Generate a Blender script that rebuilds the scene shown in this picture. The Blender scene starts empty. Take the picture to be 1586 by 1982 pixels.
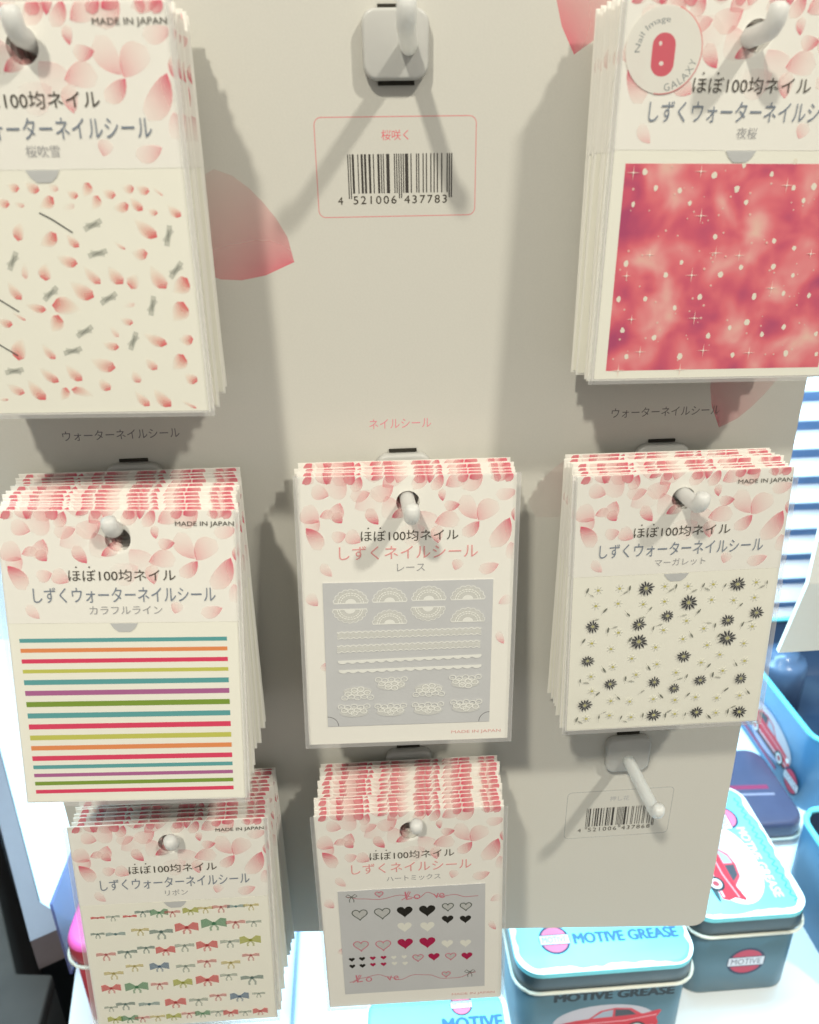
import bpy, bmesh, math, random
from mathutils import Matrix, Vector
rnd = random.Random(7)
scene = bpy.context.scene
COL = scene.collection
# ------------------------------------------------------------------ camera, world, lamps, exposure
cam_d = bpy.data.cameras.new('camera'); cam = bpy.data.objects.new('camera', cam_d); COL.objects.link(cam)
CP_, CY_, CR_ = 0.43186, 0.06256, -0.01540           # pitch down, yaw, roll
fwd = Vector((math.sin(CY_)*math.cos(CP_), math.cos(CY_)*math.cos(CP_), -math.sin(CP_)))
rt = Vector((math.cos(CY_), -math.sin(CY_), 0)); up = rt.cross(fwd)
r2 = math.cos(CR_)*rt + math.sin(CR_)*up; u2 = -math.sin(CR_)*rt + math.cos(CR_)*up
M = Matrix.Identity(4)
for i in range(3):
    M[i][0] = r2[i]; M[i][1] = u2[i]; M[i][2] = -fwd[i]
M.translation = (-0.01531, -0.28005, -0.03906)
cam.matrix_world = M
cam_d.sensor_fit = 'VERTICAL'; cam_d.sensor_height = 24.0; cam_d.lens = 24.0*1523.1/1982
cam_d.clip_start = 0.01; cam_d.clip_end = 60
cam_d.dof.use_dof = True; cam_d.dof.focus_distance = 0.32; cam_d.dof.aperture_fstop = 9.0
scene.camera = cam

world = bpy.data.worlds.new('World'); scene.world = world; world.use_nodes = True
bg = world.node_tree.nodes['Background']
bg.inputs[0].default_value = (1.0, 0.97, 0.89, 1); bg.inputs[1].default_value = 0.36

def lamp(name, kind, loc, target, energy, color, radius=0.03, size=None):
    d = bpy.data.lights.new(name, kind); d.energy = energy; d.color = color
    if kind == 'AREA':
        d.shape = 'RECTANGLE'; d.size, d.size_y = size
    elif kind == 'SPOT':
        d.shadow_soft_size = radius; d.spot_size = math.radians(50); d.spot_blend = 0.6
    o = bpy.data.objects.new(name, d); COL.objects.link(o); o.location = loc
    o.rotation_euler = (Vector(target)-Vector(loc)).to_track_quat('-Z', 'Y').to_euler()
    return o
# two warm ceiling spots in front of the board (each hook throws two shadows), one cool lamp over the shelf behind it
lamp('ceiling_spot', 'SPOT', (-0.58, -1.22, 1.44), (0.0, 0, -0.2), 102, (1.0, 0.95, 0.80), 0.055)
lamp('ceiling_spot', 'SPOT', (1.02, -1.10, 1.44), (0.0, 0, -0.2), 98, (1.0, 0.955, 0.82), 0.055)
lamp('shelf_light', 'AREA', (0.02, 0.27, 0.12), (0.02, 0.22, -0.6), 17, (0.44, 0.80, 1.0), size=(1.1, 0.3))

vs = scene.view_settings
vs.view_transform = 'Standard'; vs.look = 'None'; vs.exposure = 0.12; vs.gamma = 1.0; vs.use_curve_mapping = False
scene.render.engine = 'CYCLES'
cy = scene.cycles
cy.max_bounces = 6; cy.transparent_max_bounces = 40; cy.caustics_reflective = False; cy.caustics_refractive = False
try:
    cy.use_denoising = True; cy.denoiser = 'OPENIMAGEDENOISE'
except Exception:
    pass

# ------------------------------------------------------------------ materials
def nmat(name):
    m = bpy.data.materials.new(name); m.use_nodes = True
    return m, m.node_tree.nodes, m.node_tree.links, m.node_tree.nodes['Principled BSDF']
def mat(name, color, rough=0.6, spec=0.4, noise=0.0, scale=300, bump=0.0, metallic=0.0, coat=0.0, sss=0.0):
    m, n, l, b = nmat(name)
    b.inputs['Base Color'].default_value = (*color, 1); b.inputs['Roughness'].default_value = rough
    b.inputs['Specular IOR Level'].default_value = spec; b.inputs['Metallic'].default_value = metallic
    b.inputs['Coat Weight'].default_value = coat
    if noise or bump:
        tc = n.new('ShaderNodeTexCoord'); t = n.new('ShaderNodeTexNoise')
        t.inputs['Scale'].default_value = scale; t.inputs['Detail'].default_value = 4
        l.new(tc.outputs['Object'], t.inputs['Vector'])
        if noise:
            mx = n.new('ShaderNodeMix'); mx.data_type = 'RGBA'
            mx.inputs['A'].default_value = (*[max(0, c*(1-noise)) for c in color], 1)
            mx.inputs['B'].default_value = (*[min(1, c*(1+noise)) for c in color], 1)
            l.new(t.outputs['Fac'], mx.inputs['Factor']); l.new(mx.outputs['Result'], b.inputs['Base Color'])
        if bump:
            bp = n.new('ShaderNodeBump'); bp.inputs['Strength'].default_value = bump; bp.inputs['Distance'].default_value = 0.0004
            l.new(t.outputs['Fac'], bp.inputs['Height']); l.new(bp.outputs['Normal'], b.inputs['Normal'])
    if sss:                                        # milky plastic lets light through
        tl = n.new('ShaderNodeBsdfTranslucent'); tl.inputs[0].default_value = (*color, 1)
        ms = n.new('ShaderNodeMixShader'); ms.inputs[0].default_value = sss
        l.new(b.outputs[0], ms.inputs[1]); l.new(tl.outputs[0], ms.inputs[2]); l.new(ms.outputs[0], n['Material Output'].inputs[0])
    return m
MAT = {}
MAT['board'] = mat('board_paper', (0.61, 0.595, 0.545), 0.75, 0.25, noise=0.04, scale=1400, bump=0.05)
MAT['card'] = mat('card_stock', (0.89, 0.87, 0.815), 0.55, 0.35, noise=0.012, scale=160)
MAT['sheet'] = mat('sticker_sheet_paper', (0.90, 0.885, 0.79), 0.45, 0.4, noise=0.012, scale=120)
MAT['cardedge'] = MAT['card']
MAT['film'] = mat('grey_sticker_film', (0.60, 0.605, 0.62), 0.30, 0.6, noise=0.08, scale=45, bump=0.10)
MAT['plastic'] = mat('milky_plastic', (0.72, 0.715, 0.69), 0.30, 0.5, noise=0.03, scale=250, sss=0.35)
MAT['rod'] = mat('milky_plastic_rod', (0.90, 0.905, 0.89), 0.32, 0.5, noise=0.03, scale=250, sss=0.5)
MAT['slot'] = mat('dark_slot', (0.035, 0.032, 0.025), 0.8, 0.2)

def print_mat():
    m, n, l, b = nmat('printed_ink')
    a = n.new('ShaderNodeAttribute'); a.attribute_name = 'Col'
    b.inputs['Roughness'].default_value = 0.5; b.inputs['Specular IOR Level'].default_value = 0.3
    tr = n.new('ShaderNodeBsdfTransparent'); mx = n.new('ShaderNodeMixShader'); out = n['Material Output']
    l.new(a.outputs['Color'], b.inputs['Base Color']); l.new(a.outputs['Alpha'], mx.inputs[0])
    l.new(tr.outputs[0], mx.inputs[1]); l.new(b.outputs[0], mx.inputs[2]); l.new(mx.outputs[0], out.inputs[0])
    return m
MAT['ink'] = print_mat()

def clear_mat(name, tint, gloss, rough, haze=0.0, hazecol=(0.8, 0.8, 0.8)):
    m, n, l, b = nmat(name); out = n['Material Output']
    tr = n.new('ShaderNodeBsdfTransparent'); tr.inputs[0].default_value = (*tint, 1)
    gl = n.new('ShaderNodeBsdfGlossy'); gl.inputs['Roughness'].default_value = rough
    fr = n.new('ShaderNodeLayerWeight'); fr.inputs['Blend'].default_value = 0.25
    tc = n.new('ShaderNodeTexCoord'); t = n.new('ShaderNodeTexNoise'); t.inputs['Scale'].default_value = 38
    bp = n.new('ShaderNodeBump'); bp.inputs['Strength'].default_value = 0.35; bp.inputs['Distance'].default_value = 0.002
    l.new(tc.outputs['Object'], t.inputs['Vector']); l.new(t.outputs['Fac'], bp.inputs['Height'])
    l.new(bp.outputs[0], gl.inputs['Normal'])
    pw = n.new('ShaderNodeMath'); pw.operation = 'MULTIPLY_ADD'; pw.inputs[1].default_value = 0.5; pw.inputs[2].default_value = 0.04
    mu = n.new('ShaderNodeMath'); mu.operation = 'MULTIPLY'; mu.inputs[1].default_value = gloss
    l.new(fr.outputs['Facing'], pw.inputs[0]); l.new(pw.outputs[0], mu.inputs[0])
    mx = n.new('ShaderNodeMixShader'); l.new(mu.outputs[0], mx.inputs[0]); l.new(tr.outputs[0], mx.inputs[1]); l.new(gl.outputs[0], mx.inputs[2])
    last = mx
    if haze:
        df = n.new('ShaderNodeBsdfDiffuse'); df.inputs[0].default_value = (*hazecol, 1)
        m2 = n.new('ShaderNodeMixShader'); m2.inputs[0].default_value = haze
        l.new(mx.outputs[0], m2.inputs[1]); l.new(df.outputs[0], m2.inputs[2]); last = m2
    l.new(last.outputs[0], out.inputs[0])
    n.remove(b)
    return m
MAT['seal'] = clear_mat('heat_sealed_film_edge', (0.97, 0.97, 0.97), 0.9, 0.15, 0.28, (0.85, 0.84, 0.84))
MAT['sleeve'] = clear_mat('clear_film_sleeve', (0.985, 0.985, 0.98), 0.8, 0.12)
MAT['acrylic'] = clear_mat('blue_tinted_acrylic', (0.40, 0.46, 0.70), 1.0, 0.1, 0.45, (0.20, 0.22, 0.42))
MAT['acrylic_clear'] = clear_mat('clear_acrylic', (0.72, 0.8, 0.95), 1.0, 0.08, 0.12, (0.4, 0.5, 0.8))

def galaxy_mat():
    m, n, l, b = nmat('pink_galaxy_print')
    tc = n.new('ShaderNodeTexCoord')
    t = n.new('ShaderNodeTexNoise'); t.inputs['Scale'].default_value = 75; t.inputs['Detail'].default_value = 2.5; t.inputs['Roughness'].default_value = 0.45
    t.inputs['Distortion'].default_value = 0.25
    l.new(tc.outputs['Object'], t.inputs['Vector'])
    r = n.new('ShaderNodeValToRGB'); e = r.color_ramp.elements
    e[0].position = 0.27; e[0].color = (0.46, 0.06, 0.16, 1)
    e[1].position = 0.74; e[1].color = (0.85, 0.55, 0.46, 1)
    for p, c in ((0.40, (0.67, 0.10, 0.17)), (0.49, (0.79, 0.16, 0.20)), (0.58, (0.83, 0.26, 0.28)), (0.66, (0.86, 0.40, 0.38))):
        k = e.new(p); k.color = (*c, 1)
    l.new(t.outputs['Fac'], r.inputs[0]); l.new(r.outputs[0], b.inputs['Base Color'])
    b.inputs['Roughness'].default_value = 0.4
    return m
MAT['galaxy'] = galaxy_mat()

# ------------------------------------------------------------------ small helpers
def props(o, label=None, cat=None, group=None, kind=None):
    if label: o['label'] = label
    if cat: o['category'] = cat
    if group: o['group'] = group
    if kind: o['kind'] = kind
    return o
def empty(name, loc=(0, 0, 0)):
    o = bpy.data.objects.new(name, None); COL.objects.link(o); o.location = loc; o.empty_display_size = 0.01
    return o
def link(name, me, m, parent=None):
    if m and not me.materials: me.materials.append(m)
    o = bpy.data.objects.new(name, me); COL.objects.link(o)
    if parent: o.parent = parent
    return o
def mesh(name, V, F, smooth=False):
    me = bpy.data.meshes.new(name); me.from_pydata(V, [], F); me.update()
    if smooth:
        for p in me.polygons: p.use_smooth = True
    return me
def prism(pts, y0, y1, name='prism'):
    """closed outline of (x, z) points -> slab between y0 and y1"""
    n = len(pts)
    V = [(x, y0, z) for x, z in pts]+[(x, y1, z) for x, z in pts]
    F = [tuple(range(n)), tuple(range(2*n-1, n-1, -1))]+[(i, i+n, (i+1) % n+n, (i+1) % n) for i in range(n)]
    me = mesh(name, V, F); bm = bmesh.new(); bm.from_mesh(me); bmesh.ops.recalc_face_normals(bm, faces=bm.faces[:]); bm.to_mesh(me); bm.free()
    return me
def rrect(x0, x1, z0, z1, r, n=6):
    P = []
    for cx, cz, a in ((x1-r, z1-r, 0), (x0+r, z1-r, 90), (x0+r, z0+r, 180), (x1-r, z0+r, 270)):
        for i in range(n+1):
            t = math.radians(a+90*i/n); P.append((cx+r*math.cos(t), cz+r*math.sin(t)))
    return P
def slab(x0, x1, z0, z1, y0, y1, name='slab', r=None):
    return prism(rrect(x0, x1, z0, z1, r) if r else [(x0, z0), (x1, z0), (x1, z1), (x0, z1)], y0, y1, name)
def bevel(me, w, seg=2, angle=0.6):
    bm = bmesh.new(); bm.from_mesh(me)
    ed = [e for e in bm.edges if len(e.link_faces) == 2 and e.calc_face_angle() > angle]
    bmesh.ops.bevel(bm, geom=ed, offset=w, segments=seg, profile=0.5, affect='EDGES')
    bm.to_mesh(me); bm.free()
    for p in me.polygons: p.use_smooth = True
    return me
def tube(path, rad, n=14, name='tube'):
    V, F = [], []
    P = [Vector(p) for p in path]
    rads = rad if isinstance(rad, (list, tuple)) else [rad]*len(P)
    prev = None
    for i, p in enumerate(P):
        d = (P[min(i+1, len(P)-1)]-P[max(i-1, 0)]).normalized()
        a = Vector((1, 0, 0)) if abs(d.x) < 0.9 else Vector((0, 0, 1))
        a = (a-d*a.dot(d)).normalized(); b = d.cross(a)
        for k in range(n):
            t = 2*math.pi*k/n; V.append(tuple(p+(a*math.cos(t)+b*math.sin(t))*rads[i]))
    for i in range(len(P)-1):
        for k in range(n):
            F.append((i*n+k, i*n+(k+1) % n, (i+1)*n+(k+1) % n, (i+1)*n+k))
    F.append(tuple(range(n-1, -1, -1))); F.append(tuple((len(P)-1)*n+k for k in range(n)))
    return mesh(name, V, F, True)

# text outlines: Blender's built-in font (with its own fallback glyphs) turned into flat faces
_tc = {}
def text_geo(s, bold=0.0, spacing=1.0):
    key = (s, bold, spacing)
    if key in _tc: return _tc[key]
    cu = bpy.data.curves.new('t', 'FONT'); cu.body = s; cu.offset = bold; cu.resolution_u = 3; cu.space_character = spacing
    ob = bpy.data.objects.new('t', cu); COL.objects.link(ob)
    dg = bpy.context.evaluated_depsgraph_get(); me = bpy.data.meshes.new_from_object(ob.evaluated_get(dg))
    V = [(v.co.x, v.co.y) for v in me.vertices]; F = [tuple(p.vertices) for p in me.polygons]
    bpy.data.objects.remove(ob); bpy.data.curves.remove(cu); bpy.data.meshes.remove(me)
    x0 = min(v[0] for v in V); x1 = max(v[0] for v in V); y0 = min(v[1] for v in V); y1 = max(v[1] for v in V)
    _tc[key] = (V, F, x0, x1, y0, y1)
    return _tc[key]

class Print:
    """flat printing in millimetres: x right, d down from the top of the card; layers 3 micrometres apart"""
    def __init__(s, base=0.00002, step=0.000003, clip=None):
        s.V = []; s.F = []; s.C = []; s.k = 0; s.base = base; s.step = step; s.clip = clip
    def add(s, V, F, C):
        y = -(s.base+s.step*s.k); s.k += 1; o = len(s.V)
        for (x, d) in V:
            if s.clip:
                x = min(max(x, s.clip[0]), s.clip[1]); d = min(max(d, s.clip[2]), s.clip[3])
            s.V.append((x*0.001, y, -d*0.001))
        s.F += [tuple(o+i for i in f) for f in F]
        s.C += C if isinstance(C, list) else [C]*len(V)
    def poly(s, P, col): s.add(P, [tuple(range(len(P)))], col)
    def rect(s, x0, x1, d0, d1, col): s.poly([(x0, d0), (x1, d0), (x1, d1), (x0, d1)], col)
    def ell(s, x, d, rx, ry, col, n=20, a=0):
        ca, sa = math.cos(a), math.sin(a)
        s.poly([(x+rx*math.cos(t)*ca-ry*math.sin(t)*sa, d+rx*math.cos(t)*sa+ry*math.sin(t)*ca) for t in [2*math.pi*i/n for i in range(n)]], col)
    def glow(s, x, d, rx, ry, c0, c1, n=16):
        V = [(x, d)]+[(x+rx*math.cos(2*math.pi*i/n), d+ry*math.sin(2*math.pi*i/n)) for i in range(n)]
        s.add(V, [(0, 1+i, 1+(i+1) % n) for i in range(n)], [c0]+[c1]*n)
    def stroke(s, P, w, col, closed=False):
        n = len(P); V = []; F = []
        for i, (x, y) in enumerate(P):
            a = P[(i-1) % n] if (closed or i) else P[0]; b = P[(i+1) % n] if (closed or i < n-1) else P[-1]
            dx, dy = b[0]-a[0], b[1]-a[1]; L = math.hypot(dx, dy) or 1; nx, ny = -dy/L*w/2, dx/L*w/2
            V += [(x+nx, y+ny), (x-nx, y-ny)]
        for i in range(n if closed else n-1):
            j = (i+1) % n; F.append((2*i, 2*i+1, 2*j+1, 2*j))
        s.add(V, F, col)
    def text(s, t, x, d, w=None, h=None, col=(0, 0, 0, 1), bold=0.0, spacing=1.0, rot=0.0, align='c', arc=None):
        """centred on (x, d); w and/or h in mm"""
        V, F, x0, x1, y0, y1 = text_geo(t, bold, spacing)
        sx = w/(x1-x0) if w else h/(y1-y0); sy = h/(y1-y0) if h else sx
        cx, cy_ = (x0+x1)/2, (y0+y1)/2
        ca, sa = math.cos(rot), math.sin(rot); P = []
        for (a, b) in V:
            a = (a-cx)*sx; b = -(b-cy_)*sy
            if arc:
                R, th = arc; t2 = th+a/R; P.append((x+(R-b)*math.sin(t2), d-(R-b)*math.cos(t2)))
            else: P.append((x+a*ca-b*sa, d+a*sa+b*ca))
        s.add(P, F, col)
    def heavy(s, t, x, d, w, h, col, k=.35):
        for dx, dy in ((-k, 0), (k, 0), (0, -k*.6), (0, k*.6)): s.text(t, x+dx, d+dy, w=w, h=h, col=col)
    def petal(s, x, d, L, W, ang, k, tip=(0.88, 0.15, 0.24), base=(0.96, 0.62, 0.58), soft=False, lo=0.12):
        nt, ns = 8, 5; V = []; C = []; a = math.radians(ang); ca, sa = math.cos(a), -math.sin(a)
        for i in range(nt):
            t = i/(nt-1); wd = W*0.5*(max(t, 0)**0.5)*((1-t)**0.8)/0.42 if not soft else W*0.5*math.sin(math.pi*(t**1.35))**0.6 if 0 < t < 1 else 0
            for j in range(ns):
                q = j/(ns-1); px = (t-0.5)*L; py = (q*2-1)*wd+0.12*W*math.sin(math.pi*t)
                V.append((x+px*ca-py*sa*1, d+px*sa+py*ca))
                al = min(1, k*(lo+(1-lo)*t**(1.6 if not soft else 1.3))*(0.55+0.45*q))
                if soft: al *= (1-0.75*abs(q*2-1)**2) if t < 0.75 else 1
                f = t**1.2
                C.append((base[0]+(tip[0]-base[0])*f, base[1]+(tip[1]-base[1])*f, base[2]+(tip[2]-base[2])*f, al))
        F = [(i*ns+j, i*ns+j+1, (i+1)*ns+j+1, (i+1)*ns+j) for i in range(nt-1) for j in range(ns-1)]
        s.add(V, F, C)
    def mesh(s, name):
        me = mesh(name, s.V, s.F)
        at = me.color_attributes.new('Col', 'FLOAT_COLOR', 'POINT')
        at.data.foreach_set('color', [c for q in s.C for c in q])
        me.materials.append(MAT['ink'])
        return me
INK = (0.055, 0.045, 0.03, 0.92); BLUEGREY = (0.19, 0.23, 0.30, 0.88); GREY = (0.36, 0.36, 0.38, 0.8); ROSE = (0.88, 0.36, 0.36, 0.8)
# ------------------------------------------------------------------ printed layouts measured in millimetres on the cards
HP = [(-35.7,1.9,3.8,2.5,200,.7),(-31.5,5.7,5,3.8,-30,.5),(-26.3,3.4,6.9,6.2,40,.35),(-18.6,3.1,5,3.1,60,.95),
   (-17.4,7.1,5.6,3.1,10,.5),(-9.4,5.9,6.9,4.4,25,.55),(-5.9,2.5,5.6,3.8,210,.5),(4.5,1.1,8.1,3.8,60,.7),
   (10.6,2.7,5.9,3.1,60,.8),(12.7,7.7,3.8,2.2,270,.7),(16,11.5,4.7,3.1,0,.7),(22.7,12.5,8.1,4.4,-60,.45),
   (29.3,14.2,7.5,5,225,.5),(23.3,2,7.5,4.4,45,.6),(34.3,-0,7.5,3.4,20,.8),(35.9,7.3,5.9,3.1,10,.4),
   (39.9,15.5,4.4,2.5,260,.8),(-35.1,14.2,5.9,5,-50,.5),(-26.4,13.3,5.6,3.8,60,.6),(-25.3,15.7,3.8,3.1,-60,.85),
   (-29.4,14.8,4.1,2.5,190,.6),(-12.7,15.4,5.9,3.4,-60,.85),(-7,12.3,6.9,5,100,.25),(-3,14.9,5,2.8,200,.85),
   (6.2,18.1,7.5,5.6,120,.2),(14.4,17.8,6.9,4.4,185,.5),(23.1,20.7,6.6,3.8,40,.7),(34.2,22.6,10.6,5.3,60,.7),
   (-34.9,18.2,4.7,3.8,30,.4),(-25.5,22.5,4.1,3.1,10,.5),(-19.8,23.1,4.7,3.8,-45,.55),(-34.7,23.7,8.1,4.4,120,.8),
   (11.1,22.7,5.3,3.1,270,.6),(-30.2,35.8,4.7,2.5,-55,.4),(18.6,35,3.4,2.8,240,.45),(30.1,36,5.9,3.1,15,.5),
   (38.7,29.8,5.3,4.4,100,.3),(-14.6,10.6,7.5,5.6,200,.15),(1.4,21.5,7.5,5.6,20,.12),(-24.1,.3,5.6,3.8,60,.6),
   (-13.6,.1,5.6,3.1,150,.6),(-1.9,-.6,6.2,3.8,240,.5),(17.2,3,5.6,3.8,200,.6),(-29.6,-0,5,3.8,300,.5)]
L1P = [(-9,44.4,2.8,2.2,-20,.8),(-3.7,44.5,3.5,2.5,-30,.85),(2.2,44.6,2.5,1.9,-30,.4),(7.2,46.5,2.8,1.9,-20,.8),
   (11.2,45.5,3.5,2.5,60,.8),(17.5,46.4,3.2,2.2,-20,.8),(23,45.2,2.8,2.2,0,.7),(27.1,45.5,3.2,2.2,-20,.8),
   (31.2,46.1,3.2,.6,-40,.6),(-8.2,49,2.5,1.3,-20,.5),(-.5,48.6,4.1,2.8,30,.9),(13.2,48.9,3.5,2.5,60,.7),
   (20.3,50,3.8,2.5,10,.85),(24.9,49.3,3.8,2.2,-50,.95),(29.1,51.4,2.5,1.6,-20,.7),(35.3,51.3,3.8,2.2,-40,.9),
   (5.5,49.8,3.2,1.6,10,.2),(-12.7,48.4,3.2,2.2,-20,.8),(-9.4,56.3,4.4,2.8,250,.8),(-1.8,58.5,5,3.2,30,.95),
   (5.3,58.9,3.8,2.2,-50,.9),(26.6,55.8,6.3,3.2,-40,1),(18.5,60.4,3.2,.9,-35,.6),(2.7,64.2,5,2.8,-20,.85),
   (-3.9,67.4,4.1,3.2,260,.85),(23.9,62.6,3.8,2.8,0,.8),(9.3,68.4,5.4,2.5,-50,.7),(16.2,68.5,5,3.2,-55,.85),
   (21.4,70.5,3.8,3.2,240,.7),(28.5,69.2,6.3,3.5,-60,.75),(34.5,71.7,5,4.1,40,.95),(-14,72.5,5,2.5,-60,.8),
   (5.7,72.5,6.3,3.8,-35,.9),(0.4,77.7,6.9,4.4,170,.8),(-8.7,77.3,5,2.2,-15,.9),(-14.2,79.8,3.8,.9,-35,.6),
   (-18.7,81.5,3.8,2.2,-20,.9),(-3.9,82.2,4.7,3.5,60,.9),(17.5,81.6,3.2,1.9,-20,.7),(33.1,79.2,5.4,4.4,55,1),
   (13.5,84.7,3.2,1.6,-60,.4),(-15.5,89.6,5.7,3.8,250,.9),(-7.2,90.3,4.7,2.2,-55,.7),(11.7,88.7,4.1,2.2,-15,.85),
   (25.3,87.1,6,2.8,-25,1),(34.5,87.2,3.5,2.8,0,.9),(8.5,94.2,6.3,3.5,-20,.8),(23.2,94.4,3.8,2.5,-50,.7),
   (31.3,94.1,4.7,3.8,50,.95),(-8.4,97.4,5.7,2.5,-40,.85),(-.7,96.8,5.4,2.8,-50,.85),(18.2,98.2,3.5,2.5,-70,.6),
   (34.7,98.9,3.5,2.8,-30,.9),(-19.3,101.5,4.7,2.5,-30,.7),(-12.9,101.9,6.3,3.2,-55,.95),(-4.9,103.4,3.8,2.5,60,.8),
   (1,103.2,5.7,2.5,160,.7),(8.1,100.5,3.8,2.8,-50,.8),(19,105.1,5,2.5,-50,.8),(25.2,104.9,6,3.2,-50,.95),
   (33.1,107.1,4.4,.9,-30,.7),(-23.7,104.8,2.5,.9,0,.6),(18.7,77.1,3.2,1.3,10,.25),(-9.7,67,3.8,1.9,260,.4)]
L1D = [(11.7,54.8,25),(32.8,58,75),(-12.9,64.3,60),(11.9,62.5,15),(33.9,67.4,50),(-3.6,73.5,40),(13.2,75.1,30),
   (25.7,77.4,75),(4.6,84.6,30),(0.1,90.3,15),(18.7,87.6,65),(-18.6,96.1,10)]
L1L = [(1.3,54),(-18.2,75.8),(-21,88.7)]
DZ = [(-11.2,45.8,54),(23.9,46,54),(5.7,52.8,60),(-2,58.1,46),(32.7,58.7,48),(21.9,61.4,48),(-12.9,61.2,48),
   (-30.8,61.1,48),(-12.4,68.8,62),(22.5,69.3,62),(-32.1,76.3,46),(5.9,76.5,50),(-22.6,87.5,46),(-4.8,87.7,46),
   (3.4,91.1,42),(13.6,87.9,46),(30,88.1,46),(-32.3,96.9,52),(-3.9,103.3,52),(13.6,103.1,50),(31.2,104,54)]
LF = [(-33.5,45.6,70),(-31.7,47.9,-35),(-17.4,45.4,85),(-18.8,47.1,35),(0.3,45.6,80),(-1.4,47.1,35),(10.8,45.7,70),
   (12.4,47.5,-30),(7.5,47.9,30),(19.2,46.2,65),(35.2,45.9,90),(33.5,47.6,30),(-26.3,54.4,50),(-8.8,54.6,55),
   (-17.2,56.8,-50),(10.1,56.9,55),(26.3,54.9,50),(-24.7,63.1,85),(-22.1,62,15),(-7.1,63.3,80),(-4.5,61.9,15),
   (17.1,63.4,85),(14.6,62.2,-10),(27.9,63.5,70),(30.8,62.3,15),(-15.8,67.7,60),(19.1,67.9,60),(-34,67.3,60),
   (8.3,67.4,-60),(-29.4,58.2,10),(4.5,58.3,10),(-11.7,58.3,10),(-25.2,81.1,-60),(-7.4,81.2,-60),(16.6,81.4,55),
   (27.5,81.6,-60),(-34.6,85.4,85),(-32.1,86.6,-10),(-16.5,85.4,85),(-14,86.9,-10),(8.1,85.8,75),(5.5,86.9,20),
   (18.5,85.8,85),(20.7,87.2,-15),(-27.2,91.9,50),(-18.7,94.5,-50),(-9.2,91.9,40),(-1.4,94.7,-50),(9.5,94.5,55),
   (24.8,93.1,45),(34,95.1,-55),(-35.2,103.7,70),(-33.8,105.2,-35),(-26.2,103.1,85),(-24.1,100.9,25),
   (-17.1,103.8,70),(-15.4,105.9,-25),(-8.3,103.3,85),(1,103.9,85),(2.3,102.1,35),(9.1,104,80),(26.6,103.7,85),
   (28.6,101.6,25),(19.2,105.9,-50)]
YD = [(-29.3,46),(-21.2,45.6),(-3.9,45.7),(5,46.1),(14.7,45.8),(31.2,45.9),(-29.9,52.6),(-21.4,52),(-11.7,52.8),
   (-3.5,52.1),(14.7,52.4),(23.3,53.1),(31.3,52.4),(-20.5,64.7),(-2.9,64.6),(5.8,61),(12.9,64.8),(32,65),
   (-30.7,68.8),(-23,71.8),(-5.4,72.1),(5.1,69),(15,72.3),(29.6,72.4),(-14.5,76.6),(-21.8,80),(-4.3,79.8),
   (13.4,80.1),(20.5,76.9),(30.8,80.4),(-30.3,83.9),(-12.3,84.1),(3.7,84.1),(22.5,84.4),(-29.6,90.7),(-21.7,95.8),
   (-14,96.6),(-4.5,96),(4.4,97),(12.7,96.2),(21.4,97.1),(30.7,96.5),(-31.3,103.7),(-21.9,102.7),(-13,104.1),
   (4.9,103.7),(21.8,104.2)]
GD = [(-27.5,60.5),(-18.9,59.1),(-9.7,60.2),(-1,58.8),(8.5,59.9),(17.2,58.4),(26.8,59.5),(-20.9,66.5),(-9.2,66.4),
   (-4.2,64.8),(15.2,66.1),(22.2,68.3),(-32,72.6),(-14.1,72.4),(-18.7,76.2),(-.7,76.2),(5.7,74),(16.4,73.8),
   (23.4,76.6),(-33.3,83.5),(-24.5,83.4),(-6.6,83.1),(-14.5,86.3),(11.6,83),(21.3,82.3),(30.1,83),(-31,93.3),
   (-20.1,95.8),(-1.9,95.5),(5,93),(10.5,91.2),(16.3,95.3),(23.4,93),(35,95.4),(-28.7,101.9),(-10.7,102),(7.4,101.9),
   (25.8,101.6),(36.5,102.1),(-29,46.2),(-7.2,47.1),(10.9,46.8),(-25.1,50.7),(-17.5,51.4),(0.5,51),(18.6,50.6),
   (25.1,50.3),(1.7,44.3),(-13.8,55),(4.1,54.7),(22.5,54.3),(-31.6,55.3),(17.7,43.2)]
GS = [(-24.7,70),(-3.4,69.6),(4.4,70.4),(-31.5,76.3),(-10.3,76.3),(16.9,80.5),(-28.4,89.8),(-7.5,89.7),(-24.4,100.3),
   (-3,100.2),(12.8,101.2),(-9.8,58.6),(-10.1,106.4),(-31.1,106.3),(28,70),(-32.6,46.4),(-11.6,46),(16.2,49.9)]
H3 = [(-23.1,54.4,105,0),(-13.2,54.3,108,0),(-3.4,54.1,108,1),(6.5,54.2,112,1),(15.6,52.9,78,0),(23.5,53.2,80,0),
   (15.4,60,80,1),(23.3,60.5,78,1),(-3.7,63,98,3),(6.4,63.5,98,3),(-23.4,72.6,105,2),(-13.5,73,105,2),
   (-3.7,72.7,108,4),(6.2,72.8,112,4),(15.1,74.4,80,3),(23.3,74.7,78,3),(1.8,81.8,75,2),(9,81.7,80,4),
   (16.6,82.1,75,2),(23.9,82.4,78,4),(-14.2,43.5,55,2),(14.4,92.9,60,2),(-27.9,80.6,42,1),(-23.3,80.5,42,1),
   (-27.9,84.7,42,1),(-23.3,84.7,42,1),(-18.5,80.5,40,4),(-13.7,80.5,40,4),(-18.6,84.4,40,4),(-13.8,84.5,40,4),
   (-9.1,80.8,38,3),(-4.4,80.8,38,3),(-8.9,84.5,38,3),(-4.1,84.8,38,3)]
HL = [(-28.5,44.2),(-22.7,45.6),(-14,46.5),(-5.2,44.7),(2.8,47),(6.7,44),(12.2,46.9),(18.5,46.1),(23.5,47.8),
   (28.9,47.6)]
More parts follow.
